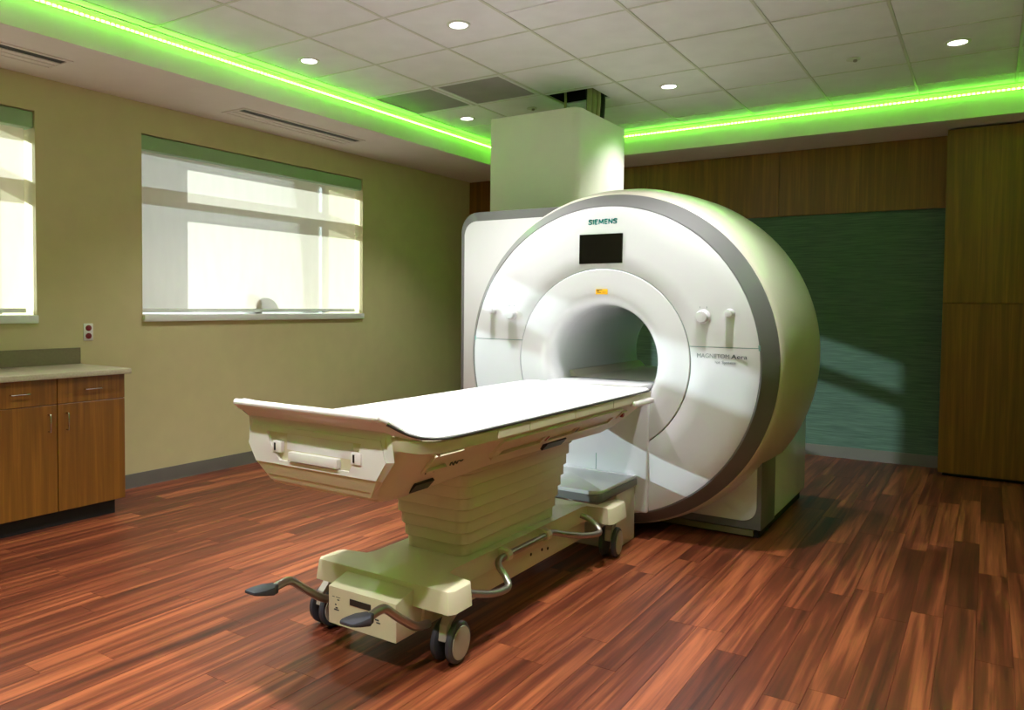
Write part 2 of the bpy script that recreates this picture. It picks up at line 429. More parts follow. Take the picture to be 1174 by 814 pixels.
# ---- windows
def window(idx, ya, yb, label):
    fx0, fx1 = -0.60, -0.535
    fw = 0.045
    q = B()
    box(q, (fx0, fx1), (ya, yb), (WZ0, WZ0 + fw)); box(q, (fx0, fx1), (ya, yb), (WZ1 - 0.03, WZ1))
    box(q, (fx0, fx1), (ya, ya + fw * .5), (WZ0 + fw, WZ1 - .03)); box(q, (fx0, fx1), (yb - fw, yb), (WZ0 + fw, WZ1 - .03))
    w = struct('window_%d' % idx, q, 'frame_alu', label)
    q = B(); box(q, (fx0 + 0.005, fx1 - 0.005), (ya + .0225, yb - fw), (2.227, 2.367)); mk('transom', q, 'frame_alu', w)
    for (za, zb) in ((WZ0 + fw, 2.227), (2.367, WZ1 - .03)):
        q = B(); box(q, (-0.572, -0.566), (ya + .0225, yb - fw), (za, zb)); mk('pane', q, 'glass', w)
    q = B(); box(q, (-0.53, 0.028), (ya - 0.0, yb + 0.0), (WZ0 - 0.002, WZ0 + 0.052), 0.006, 2); mk('window_sill', q, 'white_trim', w)
    return w
window(1, WIN[0][0], WIN[0][1], 'deep window with transom above the base cabinet')
window(2, WIN[1][0], WIN[1][1], 'deep window with transom beside the scanner')
def shade(ya, yb, label):
    o = thing('roller_shade', (-0.08, (ya + yb) / 2, WZ0 + 0.06), label, 'shade', 'roller shades in the window openings')
    q = B(); box(q, (-0.125, -0.012), (ya + 0.004, yb - 0.004), (2.560, 2.668), 0.004, 1); mk('cassette', q, 'cassette_green', o)
    q = B()
    n = 24; za, zb = 1.345, 2.57
    vv = [[q.verts.new((-0.08, ya + 0.012 + (yb - ya - 0.045) * i / n, z)) for z in (za, (za + zb) / 2, zb)] for i in range(n + 1)]
    for i in range(n):
        for k in range(2): q.faces.new((vv[i][k], vv[i + 1][k], vv[i + 1][k + 1], vv[i][k + 1]))
    mk('fabric', q, 'shade_fabric', o)
    q = B(); box(q, (-0.089, -0.071), (ya + 0.012, yb - 0.033), (1.322, 1.352), 0.004, 2); mk('hem_bar', q, 'white_trim', o)
    return o
shade(WIN[0][0], WIN[0][1], 'drawn white roller shade in the window above the cabinet')
shade(WIN[1][0], WIN[1][1], 'drawn white roller shade in the window beside the scanner')
q = B(); lathe(q, [(0.105, 0.0), (0.105, 0.07), (0.099, 0.108), (0.080, 0.142), (0.050, 0.166), (0.02, 0.176), (0.004, 0.178)], (-0.20, 4.63, WZ0 + 0.052), 2, 28)
tag(mk('dome_cover', q, 'grille_grey', origin=(-0.20, 4.63, WZ0 + 0.052)), 'small grey dome on the sill, silhouetted behind the shade', 'dome')

# ================================================================== ceiling fittings
def downlight(x, y, power, label, spot=105):
    o = thing('downlight', (x, y, HC - 0.006), label, 'downlight', 'recessed ceiling downlights')
    q = B(); lathe(q, [(0.052, 0.006), (0.056, -0.004), (0.068, -0.004), (0.074, 0.0), (0.074, 0.004)], (x, y, HC - 0.002), 2, 32, cap=False); mk('trim_ring', q, 'white_trim', o)
    q = B(); lathe(q, [(0.056, 0.0), (0.056, 0.003)], (x, y, HC - 0.001), 2, 32); mk('lens', q, 'lens_glow', o)
    ld = bpy.data.lights.new('downlight_lamp', 'SPOT'); ld.energy = power; ld.spot_size = math.radians(spot); ld.spot_blend = 0.9; ld.shadow_soft_size = 0.05
    ld.color = (1.0, 0.975, 0.985)
    l = bpy.data.objects.new('downlight_lamp', ld); C.objects.link(l); l.parent = o; l.location = (0, 0, -0.012)
DL = [(2.572, 3.93, 230, 'round downlight in the tile beside the two halves of a split tile'),
      (1.272, 3.93, 130, 'round downlight near the green strip, above the window wall'),
      (1.272, 5.92, 110, 'round downlight next to the dark return grilles'),
      (3.206, 5.90, 120, 'round downlight behind the scanner tower'),
      (5.124, 5.92, 6, 'round downlight before the tall oak cabinet')]
for x, y, p, l in DL: downlight(x, y, p, l)
for x, y, p, l in ((4.15, 3.93, 180, 'round downlight above the control side of the table, towards the scanner'), (2.572, 1.95, 230, 'round downlight above the foot of the table, window side'),
                   (4.15, 1.95, 230, 'round downlight above the foot of the table, control side'), (1.272, 1.95, 18, 'dim round downlight above the oak base cabinets'),
                   (5.4, 1.95, 10, 'dim round downlight near the control side wall'), (2.572, 0.625, 140, 'round downlight before the foot of the table, window side'),
                   (4.15, 0.625, 230, 'round downlight before the foot of the table, control side')):
    downlight(x, y, p, l, spot=105 if y > 1 else 122)

def grille(xa, xb, ya, yb, label):
    o = thing('return_grille', ((xa + xb) / 2, (ya + yb) / 2, HC - .004), label, 'grille', 'return air grilles in the ceiling')
    e = 0.014; f = 0.036
    q = B()
    for (X, Y) in (((xa + e, xb - e), (ya + e, ya + f)), ((xa + e, xb - e), (yb - f, yb - e)), ((xa + e, xa + f), (ya + f, yb - f)), ((xb - f, xb - e), (ya + f, yb - f))):
        box(q, X, Y, (HC - 0.003, HC + 0.008))
    mk('frame', q, 'tile_white', o)
    q = B(); box(q, (xa + f, xb - f), (ya + f, yb - f), (HC + 0.018, HC + 0.022)); mk('backing', q, 'grille_grey', o)
    q = B(); nb = 36
    for i in range(nb):
        y = ya + f + (yb - ya - 2 * f) * (i + .5) / nb
        box(q, (xa + f, xb - f), (y - 0.004, y + 0.004), (HC + 0.002, HC + 0.013))
        x = xa + f + (xb - xa - 2 * f) * (i + .5) / nb
        box(q, (x - 0.0015, x + 0.0015), (ya + f, yb - f), (HC + 0.003, HC + 0.012))
    mk('egg_crate', q, 'grille_grey', o, kind='stuff')
grille(gx[0], gx[1], 4.921, 5.582, 'dark eggcrate return grille next to the green light strip')
grille(gx[1], gx[2], 4.921, 5.582, 'dark eggcrate return grille next to the cable opening')

def slot_vent(ya, yb, label):
    o = thing('slot_diffuser', (0.40, (ya + yb) / 2, HS), label, 'vent', 'linear slot vents in the soffit')
    xs = [0.268, 0.290, 0.335, 0.362, 0.405, 0.430, 0.508, 0.537]
    q = B()
    for k in range(0, 8, 2): box(q, (xs[k], xs[k + 1]), (ya, yb), (HS - 0.007, HS))
    box(q, (xs[0], xs[7]), (ya - 0.025, ya), (HS - 0.007, HS)); box(q, (xs[0], xs[7]), (yb, yb + 0.025), (HS - 0.007, HS))
    mk('frame', q, 'soffit_paint', o)
    for k in (1, 3, 5):
        q = B(); box(q, (xs[k], xs[k + 1]), (ya, yb), (HS - 0.0015, HS + 0.002)); mk('slot', q, 'soffit_paint' if k < 5 else 'dark_line', o)
slot_vent(3.985, 5.32, 'slim slot vent in the soffit above the window beside the scanner')
slot_vent(1.30, 2.61, 'slim slot vent in the soffit above the cabinet window')

def sprinkler(x, y, label):
    o = thing('sprinkler_head', (x, y, HC), label, 'sprinkler', 'concealed sprinkler heads')
    q = B(); lathe(q, [(0.04, -0.004), (0.045, -0.008), (0.045, -0.011), (0.02, -0.013)], (x, y, HC + 0.004), 2, 24); mk('cover_plate', q, 'tee_white', o)
    q = B(); lathe(q, [(0.012, -0.012), (0.014, -0.024), (0.009, -0.028)], (x + 0.012, y, HC + 0.004), 2, 12); mk('deflector', q, 'steel', o)
sprinkler(4.511, 5.93, 'small sprinkler cap in the tile near the oak cabinet')
sprinkler(1.968, 5.91, 'small sprinkler cap in the tile beside the cable opening')

# ---- green LED strips on the tray fascia
def led(p0, p1, axis, nrm, label):
    """strip along axis from p0 to p1, face normal nrm (+1 or -1) on the other axis"""
    a0, a1 = p0[axis], p1[axis]; f = p0[1 - axis]; z = 3.085
    mid = [0, 0, z]; mid[axis] = (a0 + a1) / 2; mid[1 - axis] = f
    o = thing('led_strip', mid, label, 'light strip', 'green light strips around the tray')
    def bx(q, a, d, zz):
        r = [None, None, zz]; r[axis] = a; r[1 - axis] = tuple(sorted((f + nrm * d[0], f + nrm * d[1]))); box(q, *r)
    q = B(); bx(q, (a0, a1), (0.0, 0.014), (z - 0.006, z + 0.006)); mk('tape', q, 'white_trim', o)
    q = B(); n = int((a1 - a0) / 0.032)
    for i in range(n):
        c = a0 + (a1 - a0) * (i + .5) / n
        bx(q, (c - 0.0085, c + 0.0085), (0.0141, 0.021), (z - 0.006, z + 0.006))
    mk('diodes', q, 'led_green', o, kind='stuff')
led((TX0, TY0 + .03), (TX0, TY1 - .03), 1, 1, 'glowing green light strip on the tray edge above the windows')
led((TX0 + .03, TY1), (TX1 - .03, TY1), 0, -1, 'glowing green light strip on the tray edge before the oak band')
led((TX1, TY0 + .03), (TX1, TY1 - .03), 1, -1, 'glowing green light strip on the tray edge of the control side')
led((TX0 + .03, TY0), (TX1 - .03, TY0), 0, 1, 'glowing green light strip on the tray edge facing the oak band')

# ---- cables dropping from the ceiling opening into the tower
for (x, yy, r, mt, l) in ((2.622, 5.69, 0.019, 'cable_tan', 'thick tan cable at the corner of the ceiling opening'), (2.626, 5.765, 0.019, 'cable_tan', 'thick tan cable between two other tan cables'),
                          (2.628, 5.845, 0.019, 'cable_tan', 'thick tan cable next to the black cable'), (2.632, 5.92, 0.021, 'cable_black', 'thick black cable beside the tan cables'),
                          (2.50, 5.93, 0.021, 'cable_black', 'thick black cable in the middle of the ceiling opening'), (2.39, 5.72, 0.011, 'cable_tan', 'thin pale cable apart from the thick ones')):
    q = B(); tube(q, [(x - 0.02, yy, 3.5), (x - 0.005, yy, 3.25), (x + 0.004, yy, 3.08), (x - 0.012, yy, 2.87)], r, 10)
    tag(mk('cable', q, mt, origin=(x, yy, 2.86)), l, 'cable', 'cables above the scanner tower')

# ================================================================== wall outlet
o = thing('wall_outlet', (0.0, 3.013, 1.184), 'white wall outlet plate with two red sockets', 'outlet')
q = B(); box(q, (0.0, 0.006), (2.978, 3.048), (1.124, 1.246), 0.003, 2); mk('plate', q, 'plate_white', o)
for z in (1.157, 1.213):
    q = B(); lathe(q, [(0.021, 0.0), (0.021, 0.004), (0.019, 0.005)], (0.006, 3.013, z), 0, 20); s = mk('socket', q, 'dark_red', o)
    for dy in (-0.007, 0.007):
        q = B(); box(q, (0.0105, 0.0116), (3.013 + dy - .0012, 3.013 + dy + .0012), (z, z + 0.009)); mk('slot', q, 'kick_black', s)

# ================================================================== base cabinets
def pull_h(q, x, ya, yb, z):
    tube(q, [(x, ya + .006, z), (x + .026, ya + .006, z), (x + .03, ya + .012, z), (x + .03, yb - .012, z), (x + .026, yb - .006, z), (x, yb - .006, z)], 0.0042, 8, smooth=False)
def pull_v(q, x, y, za, zb):
    tube(q, [(x, y, za + .006), (x + .026, y, za + .006), (x + .03, y, za + .012), (x + .03, y, zb - .012), (x + .026, y, zb - .006), (x, y, zb - .006)], 0.0042, 8, smooth=False)
def base_cabinet(ya, yb, label):
    o = thing('base_cabinet', (0.3, (ya + yb) / 2, 0), label, 'cabinet', 'oak base cabinets under the worktop')
    q = B(); box(q, (0.02, 0.578), (ya, yb), (0.10, 0.928)); mk('body', q, 'oak', o)
    q = B(); box(q, (0.03, 0.545), (ya + 0.002, yb - 0.045), (0.0, 0.10)); mk('toe_kick', q, 'kick_black', o)
    ym = (ya + yb) / 2; e = 0.003
    for (a, b_, s) in ((ya, ym, 1), (ym, yb, -1)):
        q = B(); box(q, (0.579, 0.60), (a + e, b_ - e), (0.770, 0.926), 0.0015, 1); d = mk('drawer', q, 'oak', o)
        q = B(); c = (a + b_) / 2; pull_h(q, 0.60, c - 0.058, c + 0.058, 0.848); mk('handle', q, 'chrome', d)
        q = B(); box(q, (0.579, 0.60), (a + e, b_ - e), (0.102, 0.766), 0.0015, 1); d = mk('door', q, 'oak', o)
        q = B(); pull_v(q, 0.60, b_ - 0.055 if s > 0 else a + 0.055, 0.600, 0.716); mk('handle', q, 'chrome', d)
base_cabinet(2.030, 2.922, 'oak base cabinet with two drawers and doors at the worktop end')
base_cabinet(1.136, 2.028, 'oak base cabinet with two drawers and doors along the worktop')
q = B(); box(q, (0.002, 0.637), (1.10, 2.948), (0.929, 0.964), 0.004, 2)
o = thing('worktop', (0.3, 2.0, 0.93), 'beige laminate worktop with low backsplash on oak cabinets', 'worktop')
mk('slab', q, 'counter', o)
q = B(); box(q, (0.001, 0.021), (1.10, 2.947), (0.9645, 1.077), 0.002, 1); mk('backsplash', q, 'splash', o)

# ================================================================== tall oak cabinet on the right of the green wall
o = thing('tall_cabinet', (5.9, 7.7, 0), 'full height oak cabinet beside the green wall', 'cabinet')
q = B(); box(q, (5.018, XW - 0.01), (7.538, YB - 0.002), (0.06, 2.885)); mk('body', q, 'oak', o)
q = B(); box(q, (5.05, XW - 0.01), (7.575, YB - 0.002), (0.0, 0.06)); mk('toe_kick', q, 'kick_black', o)
xs = [5.015, 5.95, XW - 0.01]
for a, b_ in zip(xs, xs[1:]):
    for (za, zb) in ((0.03, 1.4485), (1.4525, 2.885)):
        q = B(); box(q, (a + .0015, b_ - .0015), (7.516, 7.537), (za, zb), 0.0012, 1); mk('door', q, 'oak', o)

# ================================================================== MRI scanner
S = thing('mri_scanner', (X0, 4.9, 0), 'white round MRI scanner with grey rim and open bore', 'MRI scanner')
CZF = 1.064
# front cover, split along the horizontal seam
def cover(bm):
    lathe_y(bm, [(4.392, 0.571, CZF), (4.378, 0.571, CZF), (4.3745, 0.576, CZF), (4.374, 0.68, CZF), (4.378, 0.80, CZF), (4.385, 0.88, CZF), (4.395, 0.935, CZF), (4.402, 0.951, CZF), (4.42, 0.951, CZF)], X0, 160)
for nm, zc, up in (('upper_cover', 1.1755, True), ('lower_cover', 1.1715, False)):
    q = B(); cover(q)
    bmesh.ops.bisect_plane(q, geom=q.verts[:] + q.edges[:] + q.faces[:], plane_co=(0, 0, zc), plane_no=(0, 0, 1), clear_outer=not up, clear_inner=up)
    mk(nm, q, 'gantry_white', S)
q = B(); lathe_y(q, [(4.386, 0.56, CZF), (4.386, 0.58, CZF)], X0, 128); box(q, (X0 - .95, X0 - .56), (4.40, 4.403), (1.16, 1.19)); box(q, (X0 + .56, X0 + .95), (4.40, 4.403), (1.16, 1.19))
mk('seam', q, 'seam_teal', S)
# funnel into the bore
q = B()
prof = [(4.39, 0.5665), (4.377, 0.5665), (4.3735, 0.562), (4.374, 0.48), (4.377, 0.425), (4.386, 0.39), (4.402, 0.368), (4.426, 0.354), (4.458, 0.346), (4.494, 0.342), (4.56, 0.340)]
lathe_y(q, [(y, r, CZF) for y, r in prof], X0, 128); mk('bore_funnel', q, 'gantry_white', S)
q = B(); lathe_y(q, [(4.558, 0.3405, CZF), (5.80, 0.3405, CZF), (5.86, 0.36, CZF), (5.90, 0.42, CZF), (5.91, 0.52, CZF)], X0, 128); mk('bore_tube', q, 'gantry_white', S)
# grey rim
q = B(); lathe_y(q, [(4.425, 0.949, CZF), (4.402, 0.953, CZF), (4.404, 0.960, CZF), (4.492, 1.026, 1.066), (4.502, 1.033, 1.067), (4.514, 1.033, 1.067), (4.516, 1.02, 1.067)], X0, 160); mk('grey_rim', q, 'gantry_grey', S)
# barrel body
q = B()
lathe_y(q, [(4.512, 1.02, 1.067), (4.5155, 1.034, 1.067), (4.524, 1.043, 1.069), (4.56, 1.056, 1.073), (4.64, 1.071, 1.079), (4.80, 1.086, 1.088), (5.05, 1.095, 1.094), (5.30, 1.098, 1.096), (5.375, 1.094, 1.096), (5.42, 1.076, 1.096), (5.445, 1.045, 1.096), (5.455, 1.00, 1.096), (5.47, 0.90, 1.09), (5.50, 0.87, 1.08), (5.84, 0.85, 1.07), (5.90, 0.80, 1.065), (5.912, 0.52, 1.064)], X0, 160)
bmesh.ops.bisect_plane(q, geom=q.verts[:] + q.edges[:] + q.faces[:], plane_co=(0, 0, 0.03), plane_no=(0, 0, 1), clear_inner=True)
mk('barrel_body', q, 'barrel_cream', S)
# left housing: grey frame with a white front panel
def rr(x0, x1, z0, z1, r):
    return [(x0, z0), (x1, z0), (x1, z1)] + arc(x0 + r, z1 - r, r, 90, 180)
q = B(); prism(q, rr(2.03, 2.94, 0.056, 2.088, 0.13), 1, 4.76, 5.12, 0.008); mk('housing_frame', q, 'gantry_grey', S)
q = B(); prism(q, rr(2.062, 2.9, 0.14, 2.022, 0.10), 1, 4.752, 4.80, 0.003); mk('housing_panel', q, 'gantry_white', S)
q = B(); prism(q, rr(2.034, 2.93, 0.06, 2.083, 0.13), 1, 5.122, 5.50); mk('housing_body', q, 'barrel_cream', S)
# right pedestal
q = B(); prism(q, [(3.3, 0.056), (4.238, 0.056), (4.238, 0.72), (3.3, 0.72)], 1, 4.76, 5.12, 0.006); mk('pedestal_frame', q, 'gantry_grey', S)
q = B(); prism(q, [(3.3, 0.105)] + arc(4.212 - 0.085, 0.105 + 0.085, 0.085, -90, 0) + [(4.212, 0.69), (3.3, 0.69)], 1, 4.752, 4.80, 0.003); mk('pedestal_panel', q, 'gantry_white', S)
q = B(); prism(q, [(3.3, 0.066), (4.236, 0.066), (4.236, 0.60), (3.3, 0.60)], 1, 5.122, 6.08, 0.004); mk('pedestal_body', q, 'gantry_white', S)
q = B(); box(q, (2.10, 4.215), (4.80, 5.48), (0.0, 0.055)); box(q, (2.60, 4.215), (5.48, 6.02), (0.0, 0.055)); mk('plinth', q, 'kick_black', S)
q = B(); box(q, (3.5, 4.19), (4.772, 4.80), (0.012, 0.05)); mk('plinth_trim', q, 'splash', S)
# cable tower
q = B()
pts = [(2.0, 5.2), (2.768 - 0.05, 5.2)] + arc(2.768 - 0.06, 5.2 + 0.06, 0.06, -90, 0)[1:] + [(2.768, 6.07), (2.0, 6.07)]
prism(q, pts, 2, 2.08, 2.884, 0.004); mk('cable_tower', q, 'tower_white', S)
# bed rails inside the bore
q = B(); prism(q, [(X0 - 0.30, 0.90), (X0 - 0.322, 0.975), (X0 - 0.30, 0.975), (X0 - 0.26, 0.932), (X0 + 0.26, 0.932), (X0 + 0.30, 0.975), (X0 + 0.322, 0.975), (X0 + 0.30, 0.90), (X0 + 0.2, 0.79), (X0 - 0.2, 0.79)], 1, 4.60, 5.80); mk('bore_bed', q, 'barrel_cream', S)
q = B(); box(q, (X0 - 0.305, X0 + 0.305), (4.262, 4.598), (0.905, 0.934), 0.004, 2); mk('bed_bridge', q, 'gantry_white', S)
# display, lettering, sticker
q = B(); box(q, (X0 - 0.147, X0 + 0.140), (4.366, 4.385), (1.663, 1.845), 0.002, 1); mk('display_screen', q, 'screen_black', S)
GLY = {'S': (0.72, [[(.66, .86), (.5, .93), (.26, .93), (.1, .80), (.14, .62), (.56, .42), (.62, .22), (.46, .07), (.2, .07), (.04, .15)]]), 'I': (0.26, [[(.13, 0), (.13, 1)]]),
       'E': (0.66, [[(.1, 0), (.1, 1)], [(.1, .93), (.6, .93)], [(.1, .5), (.54, .5)], [(.1, .07), (.6, .07)]]),
       'M': (1.02, [[(.1, 0), (.16, 1)], [(.16, .98), (.5, .2)], [(.5, .2), (.84, .98)], [(.84, 1), (.9, 0)]]), 'N': (0.82, [[(.1, 0), (.1, 1)], [(.1, .96), (.7, .04)], [(.7, 0), (.7, 1)]])}
def stroke_lettering(word, x, w, y, z, h, material, parent):
    q = B(); tot = sum(GLY[c][0] + 0.10 for c in word) - 0.10; u = w / tot; t = 0.115
    for c in word:
        for st in GLY[c][1]:
            for (a, b_) in zip(st, st[1:]):
                A = Vector((x + a[0] * u, z + a[1] * h)); E_ = Vector((x + b_[0] * u, z + b_[1] * h)); d = (E_ - A).normalized(); n = Vector((-d.y, d.x)) * t * h
                e = d * (t * h * 0.6 if len(st) > 2 else 0)
                prism(q, [tuple(A + n - e), tuple(E_ + n + e), tuple(E_ - n + e), tuple(A - n - e)], 1, y, y + 0.01)
        x += (GLY[c][0] + 0.10) * u
    return mk('brand_lettering', q, material, parent, kind='stuff')
stroke_lettering('SIEMENS', X0 - 0.093, 0.190, 4.3815, 1.906, 0.031, 'teal_ink', S)
lettering('model_lettering', 'MAGNETOM', 0.182, X0 + 0.698, 4.374, 1.112, 'grey_ink', S, bold=0.0, cap=0.024)
lettering('model_lettering', 'Aera', 0.088, X0 + 0.842, 4.378, 1.112, 'dark_ink', S, bold=0.006, cap=0.024)
lettering('model_lettering', 'A Tim+Dot System', 0.215, X0 + 0.716, 4.376, 1.081, 'grey_ink', S, bold=0.0, cap=0.017)
q = B(); prism(q, [(X0 - 0.031, 1.474), (X0 + 0.045, 1.474), (X0 + 0.045, 1.506), (X0 - 0.031, 1.506)], 1, 4.3690, 4.3755); s = mk('warning_sticker', q, 'yellow_sticker', S)
for (a, b_, za, zb) in ((-.027, .012, .026, .030), (-.027, -.008, .017, .022), (-.022, .004, .010, .013), (.012, .038, .012, .014)):
    q = B(); box(q, (X0 + a, X0 + b_), (4.3685, 4.370), (1.474 + za, 1.474 + zb)); mk('print', q, 'dark_line', s)
# control knobs
def knob(x, z, r, yb):
    q = B(); lathe(q, [(r * 1.25, 0.0), (r * 1.25, -0.004), (r * 1.12, -0.008), (r, -0.010), (r * 0.96, -0.040), (r * 0.9, -0.045), (r * 0.2, -0.047)], (x, yb, z), 1, 28); k = mk('control_knob', q, 'gantry_white', S)
    return k
for sx in (-1, 1):
    knob(X0 + sx * 0.638, 1.345, 0.034, 4.374)
    knob(X0 + sx * 0.788, 1.367, 0.021, 4.379)
    for dx in (-0.02, 0.02):
        q = B(); box(q, (X0 + sx * .638 + dx - .002, X0 + sx * .638 + dx + .002), (4.3725, 4.375), (1.394, 1.404)); mk('knob_mark', q, 'grey_ink', S)
# lower front: docking column and step
q = B(); box(q, (X0 - 0.325, X0 + 0.325), (4.362, 4.41), (0.16, 0.88), 0.014, 4); mk('docking_column', q, 'gantry_white', S)
q = B(); box(q, (X0 - 0.011, X0 - 0.008), (4.3605, 4.363), (0.39, 0.49)); mk('column_seam', q, 'seam_teal', S)
q = B(); box(q, (X0 - 0.25, X0 + 0.25), (4.08, 4.36), (0.0, 0.325), 0.006); box(q, (X0 - 0.17, X0 + 0.17), (3.86, 4.08), (0.335, 0.35))
mk('docking_block', q, 'barrel_cream', S)
def dockpoly(w, yf, r): return [(X0 - w, 4.36)] + [(p[0], p[1]) for p in arc(X0 - w + r, yf + r, r, 180, 270)] + [(p[0], p[1]) for p in arc(X0 + w - r, yf + r, r, 270, 360)] + [(X0 + w, 4.36)]
q = B(); prism(q, dockpoly(0.262, 3.82, 0.05), 2, 0.326, 0.366, 0.004); mk('docking_bumper', q, 'gantry_grey', S)
q = B(); prism(q, dockpoly(0.255, 3.83, 0.05), 2, 0.366, 0.386, 0.006); mk('docking_plate', q, 'gantry_white', S)

# ================================================================== patient table
TB = thing('patient_table', (X0, 3.1, 0), 'wheeled patient table with white pad docked to the MRI scanner', 'table')
def body_sec(y, zt, wt, zb, wb):
    h = [(wt - 0.03, zt - 0.002), (wt - 0.006, zt - 0.004), (wt, zt - 0.012), (wt - 0.004, zt - 0.052), (wt - 0.016, zt - 0.062), (wb + 0.012, zb + 0.03), (wb, zb + 0.008), (wb - 0.012, zb)]
    return [(X0 + a, y, z) for a, z in h] + [(X0 - a, y, z) for a, z in reversed(h)]
BS = [(1.952, 0.968, 0.335, 0.800, 0.290), (1.966, 0.964, 0.365, 0.752, 0.266), (2.00, 0.955, 0.392, 0.716, 0.270), (2.05, 0.944, 0.405, 0.712, 0.277), (2.15, 0.932, 0.410, 0.712, 0.282), (2.40, 0.926, 0.411, 0.722, 0.283), (2.70, 0.925, 0.411, 0.732, 0.284),
      (3.30, 0.925, 0.411, 0.727, 0.284), (3.80, 0.925, 0.411, 0.718, 0.282), (3.98, 0.925, 0.410, 0.735, 0.284), (4.12, 0.925, 0.406, 0.768, 0.292), (4.21, 0.925, 0.398, 0.797, 0.305), (4.25, 0.924, 0.380, 0.812, 0.31)]
q = B(); loft(q, [body_sec(*s) for s in BS]); mk('table_body', q, 'table_cream', TB, sharp=28)
# flared foot end with its grip
q = B()
def fl(y, zt, zb, w, wb): return [(X0 + w - .02, y, zt), (X0 + w, y, zt - 0.01), (X0 + wb, y, zb), (X0 - wb, y, zb), (X0 - w, y, zt - 0.01), (X0 - w + .02, y, zt)]
loft(q, [fl(1.880, 1.038, 1.020, 0.335, 0.330), fl(1.893, 1.042, 1.008, 0.350, 0.345), fl(1.93, 1.022, 0.990, 0.366, 0.350), fl(1.965, 0.996, 0.960, 0.384, 0.355), fl(2.0, 0.968, 0.93, 0.398, 0.37), fl(2.06, 0.948, 0.92, 0.406, 0.385)])
mk('foot_flare', q, 'panel_white', TB, sharp=50)
q = B(); tube(q, [(X0 - 0.358, 1.925, 1.012), (X0 - 0.346, 1.898, 1.026), (X0 - 0.325, 1.887, 1.029), (X0 - 0.15, 1.882, 1.030), (X0 + 0.15, 1.882, 1.030), (X0 + 0.325, 1.887, 1.029), (X0 + 0.346, 1.898, 1.026), (X0 + 0.358, 1.925, 1.012)], 0.0135, 12)
mk('end_grip', q, 'panel_white', TB)
# foot end panel with recess
outer = [(-0.318, 0.944), (-0.342, 0.871), (-0.300, 0.805), (0.300, 0.805), (0.342, 0.871), (0.318, 0.944)]
inner = [(-0.235, 0.925), (-0.222, 0.885), (-0.168, 0.822), (0.178, 0.822), (0.222, 0.885), (0.235, 0.925)]
YP = 1.943
q = B(); ra = []
slope = [(-0.350, 0.995, 1.955), (-0.362, 0.871, 1.966), (-0.312, 0.800, 1.962), (0.312, 0.800, 1.962), (0.362, 0.871, 1.966), (0.350, 0.995, 1.955)]
ra.append([q.verts.new((X0 + a, y, z)) for a, z, y in slope])
for (pp, y) in ((outer, YP + 0.004), (outer, YP), (inner, YP - 0.003), (inner, YP + 0.026)):
    ra.append([q.verts.new((X0 + p[0], y, p[1])) for p in pp])
for a, b_ in zip(ra, ra[1:]):
    for i in range(6): q.faces.new((a[i], a[(i + 1) % 6], b_[(i + 1) % 6], b_[i]))
mk('foot_panel', q, 'panel_white', TB, sharp=20)
q = B(); prism(q, [(X0 + a, z) for a, z in inner], 1, YP + 0.024, YP + 0.026); mk('recess_back', q, 'panel_white', TB)
q = B(); lo_ = [(-0.300, 0.8045, YP + 0.002), (0.300, 0.8045, YP + 0.002), (0.250, 0.734, 1.974), (-0.250, 0.734, 1.974)]
hi_ = [(-0.312, 0.8045, 1.964), (0.312, 0.8045, 1.964), (0.262, 0.728, 1.990), (-0.262, 0.728, 1.990)]
loft(q, [[(X0 + a, y, z) for a, z, y in hi_], [(X0 + a, y, z) for a, z, y in lo_]]); mk('foot_apron', q, 'table_cream', TB)
q = B(); box(q, (X0 - 0.114, X0 + 0.130), (YP - 0.012, YP + 0.025), (0.826, 0.860), 0.003); mk('release_latch', q, 'panel_white', TB)
q = B(); box(q, (X0 - 0.14, X0 + 0.19), (YP + 0.008, YP + 0.025), (0.862, 0.922), 0.003); mk('recess_cover', q, 'panel_white', TB)
for (a, b_) in ((0.136, 0.176), (-0.158, -0.118)):
    q = B(); box(q, (X0 + a, X0 + b_), (YP + 0.0225, YP + 0.025), (0.826, 0.858)); mk('recess_gap', q, 'dark_line', TB)
for x in (-0.178, 0.214):
    q = B(); box(q, (X0 + x - 0.024, X0 + x + 0.024), (YP - 0.008, YP + 0.025), (0.850, 0.892), 0.004); pz = mk('hook_post', q, 'panel_white', TB)
    q = B(); box(q, (X0 + x - 0.012, X0 + x - 0.004), (YP - 0.0095, YP - 0.007), (0.858, 0.886)); mk('hook_slot', q, 'black_plastic', pz)
# pad
q = B(); pz = []
for (y, z, w) in ((1.905, 1.042, 0.335), (1.93, 1.028, 0.355), (1.965, 1.002, 0.376), (2.0, 0.976, 0.392), (2.06, 0.955, 0.402), (2.15, 0.941, 0.407), (2.3, 0.935, 0.408), (3.0, 0.934, 0.408), (3.9, 0.934, 0.408), (4.12, 0.934, 0.404), (4.19, 0.934, 0.39), (4.215, 0.932, 0.36)):
    h = [(w - 0.012, z + 0.002), (w, z - 0.004), (w, z - 0.010)]
    pz.append([(X0 + a, y, c) for a, c in h] + [(X0 - a, y, c) for a, c in reversed(h)] + [(X0 - 0.22, y, z - 0.003), (X0, y, z - 0.004), (X0 + 0.22, y, z - 0.003)])
loft(q, pz); mk('pad', q, 'pad_white', TB, sharp=60)
q = B()
for sx in (-1, 1):
    tube(q, [(X0 + sx * (w + 0.0035), y, z) for (y, z, w) in ((1.905, 1.014, 0.352), (1.935, 0.998, 0.366), (1.965, 0.980, 0.380), (2.0, 0.962, 0.394), (2.06, 0.945, 0.404), (2.15, 0.931, 0.4085), (2.3, 0.925, 0.409), (3.0, 0.9235, 0.409), (3.9, 0.9235, 0.409), (4.12, 0.9235, 0.405), (4.18, 0.9235, 0.397))], 0.0042, 8, k=4)
mk('pad_piping', q, 'dark_line', TB)
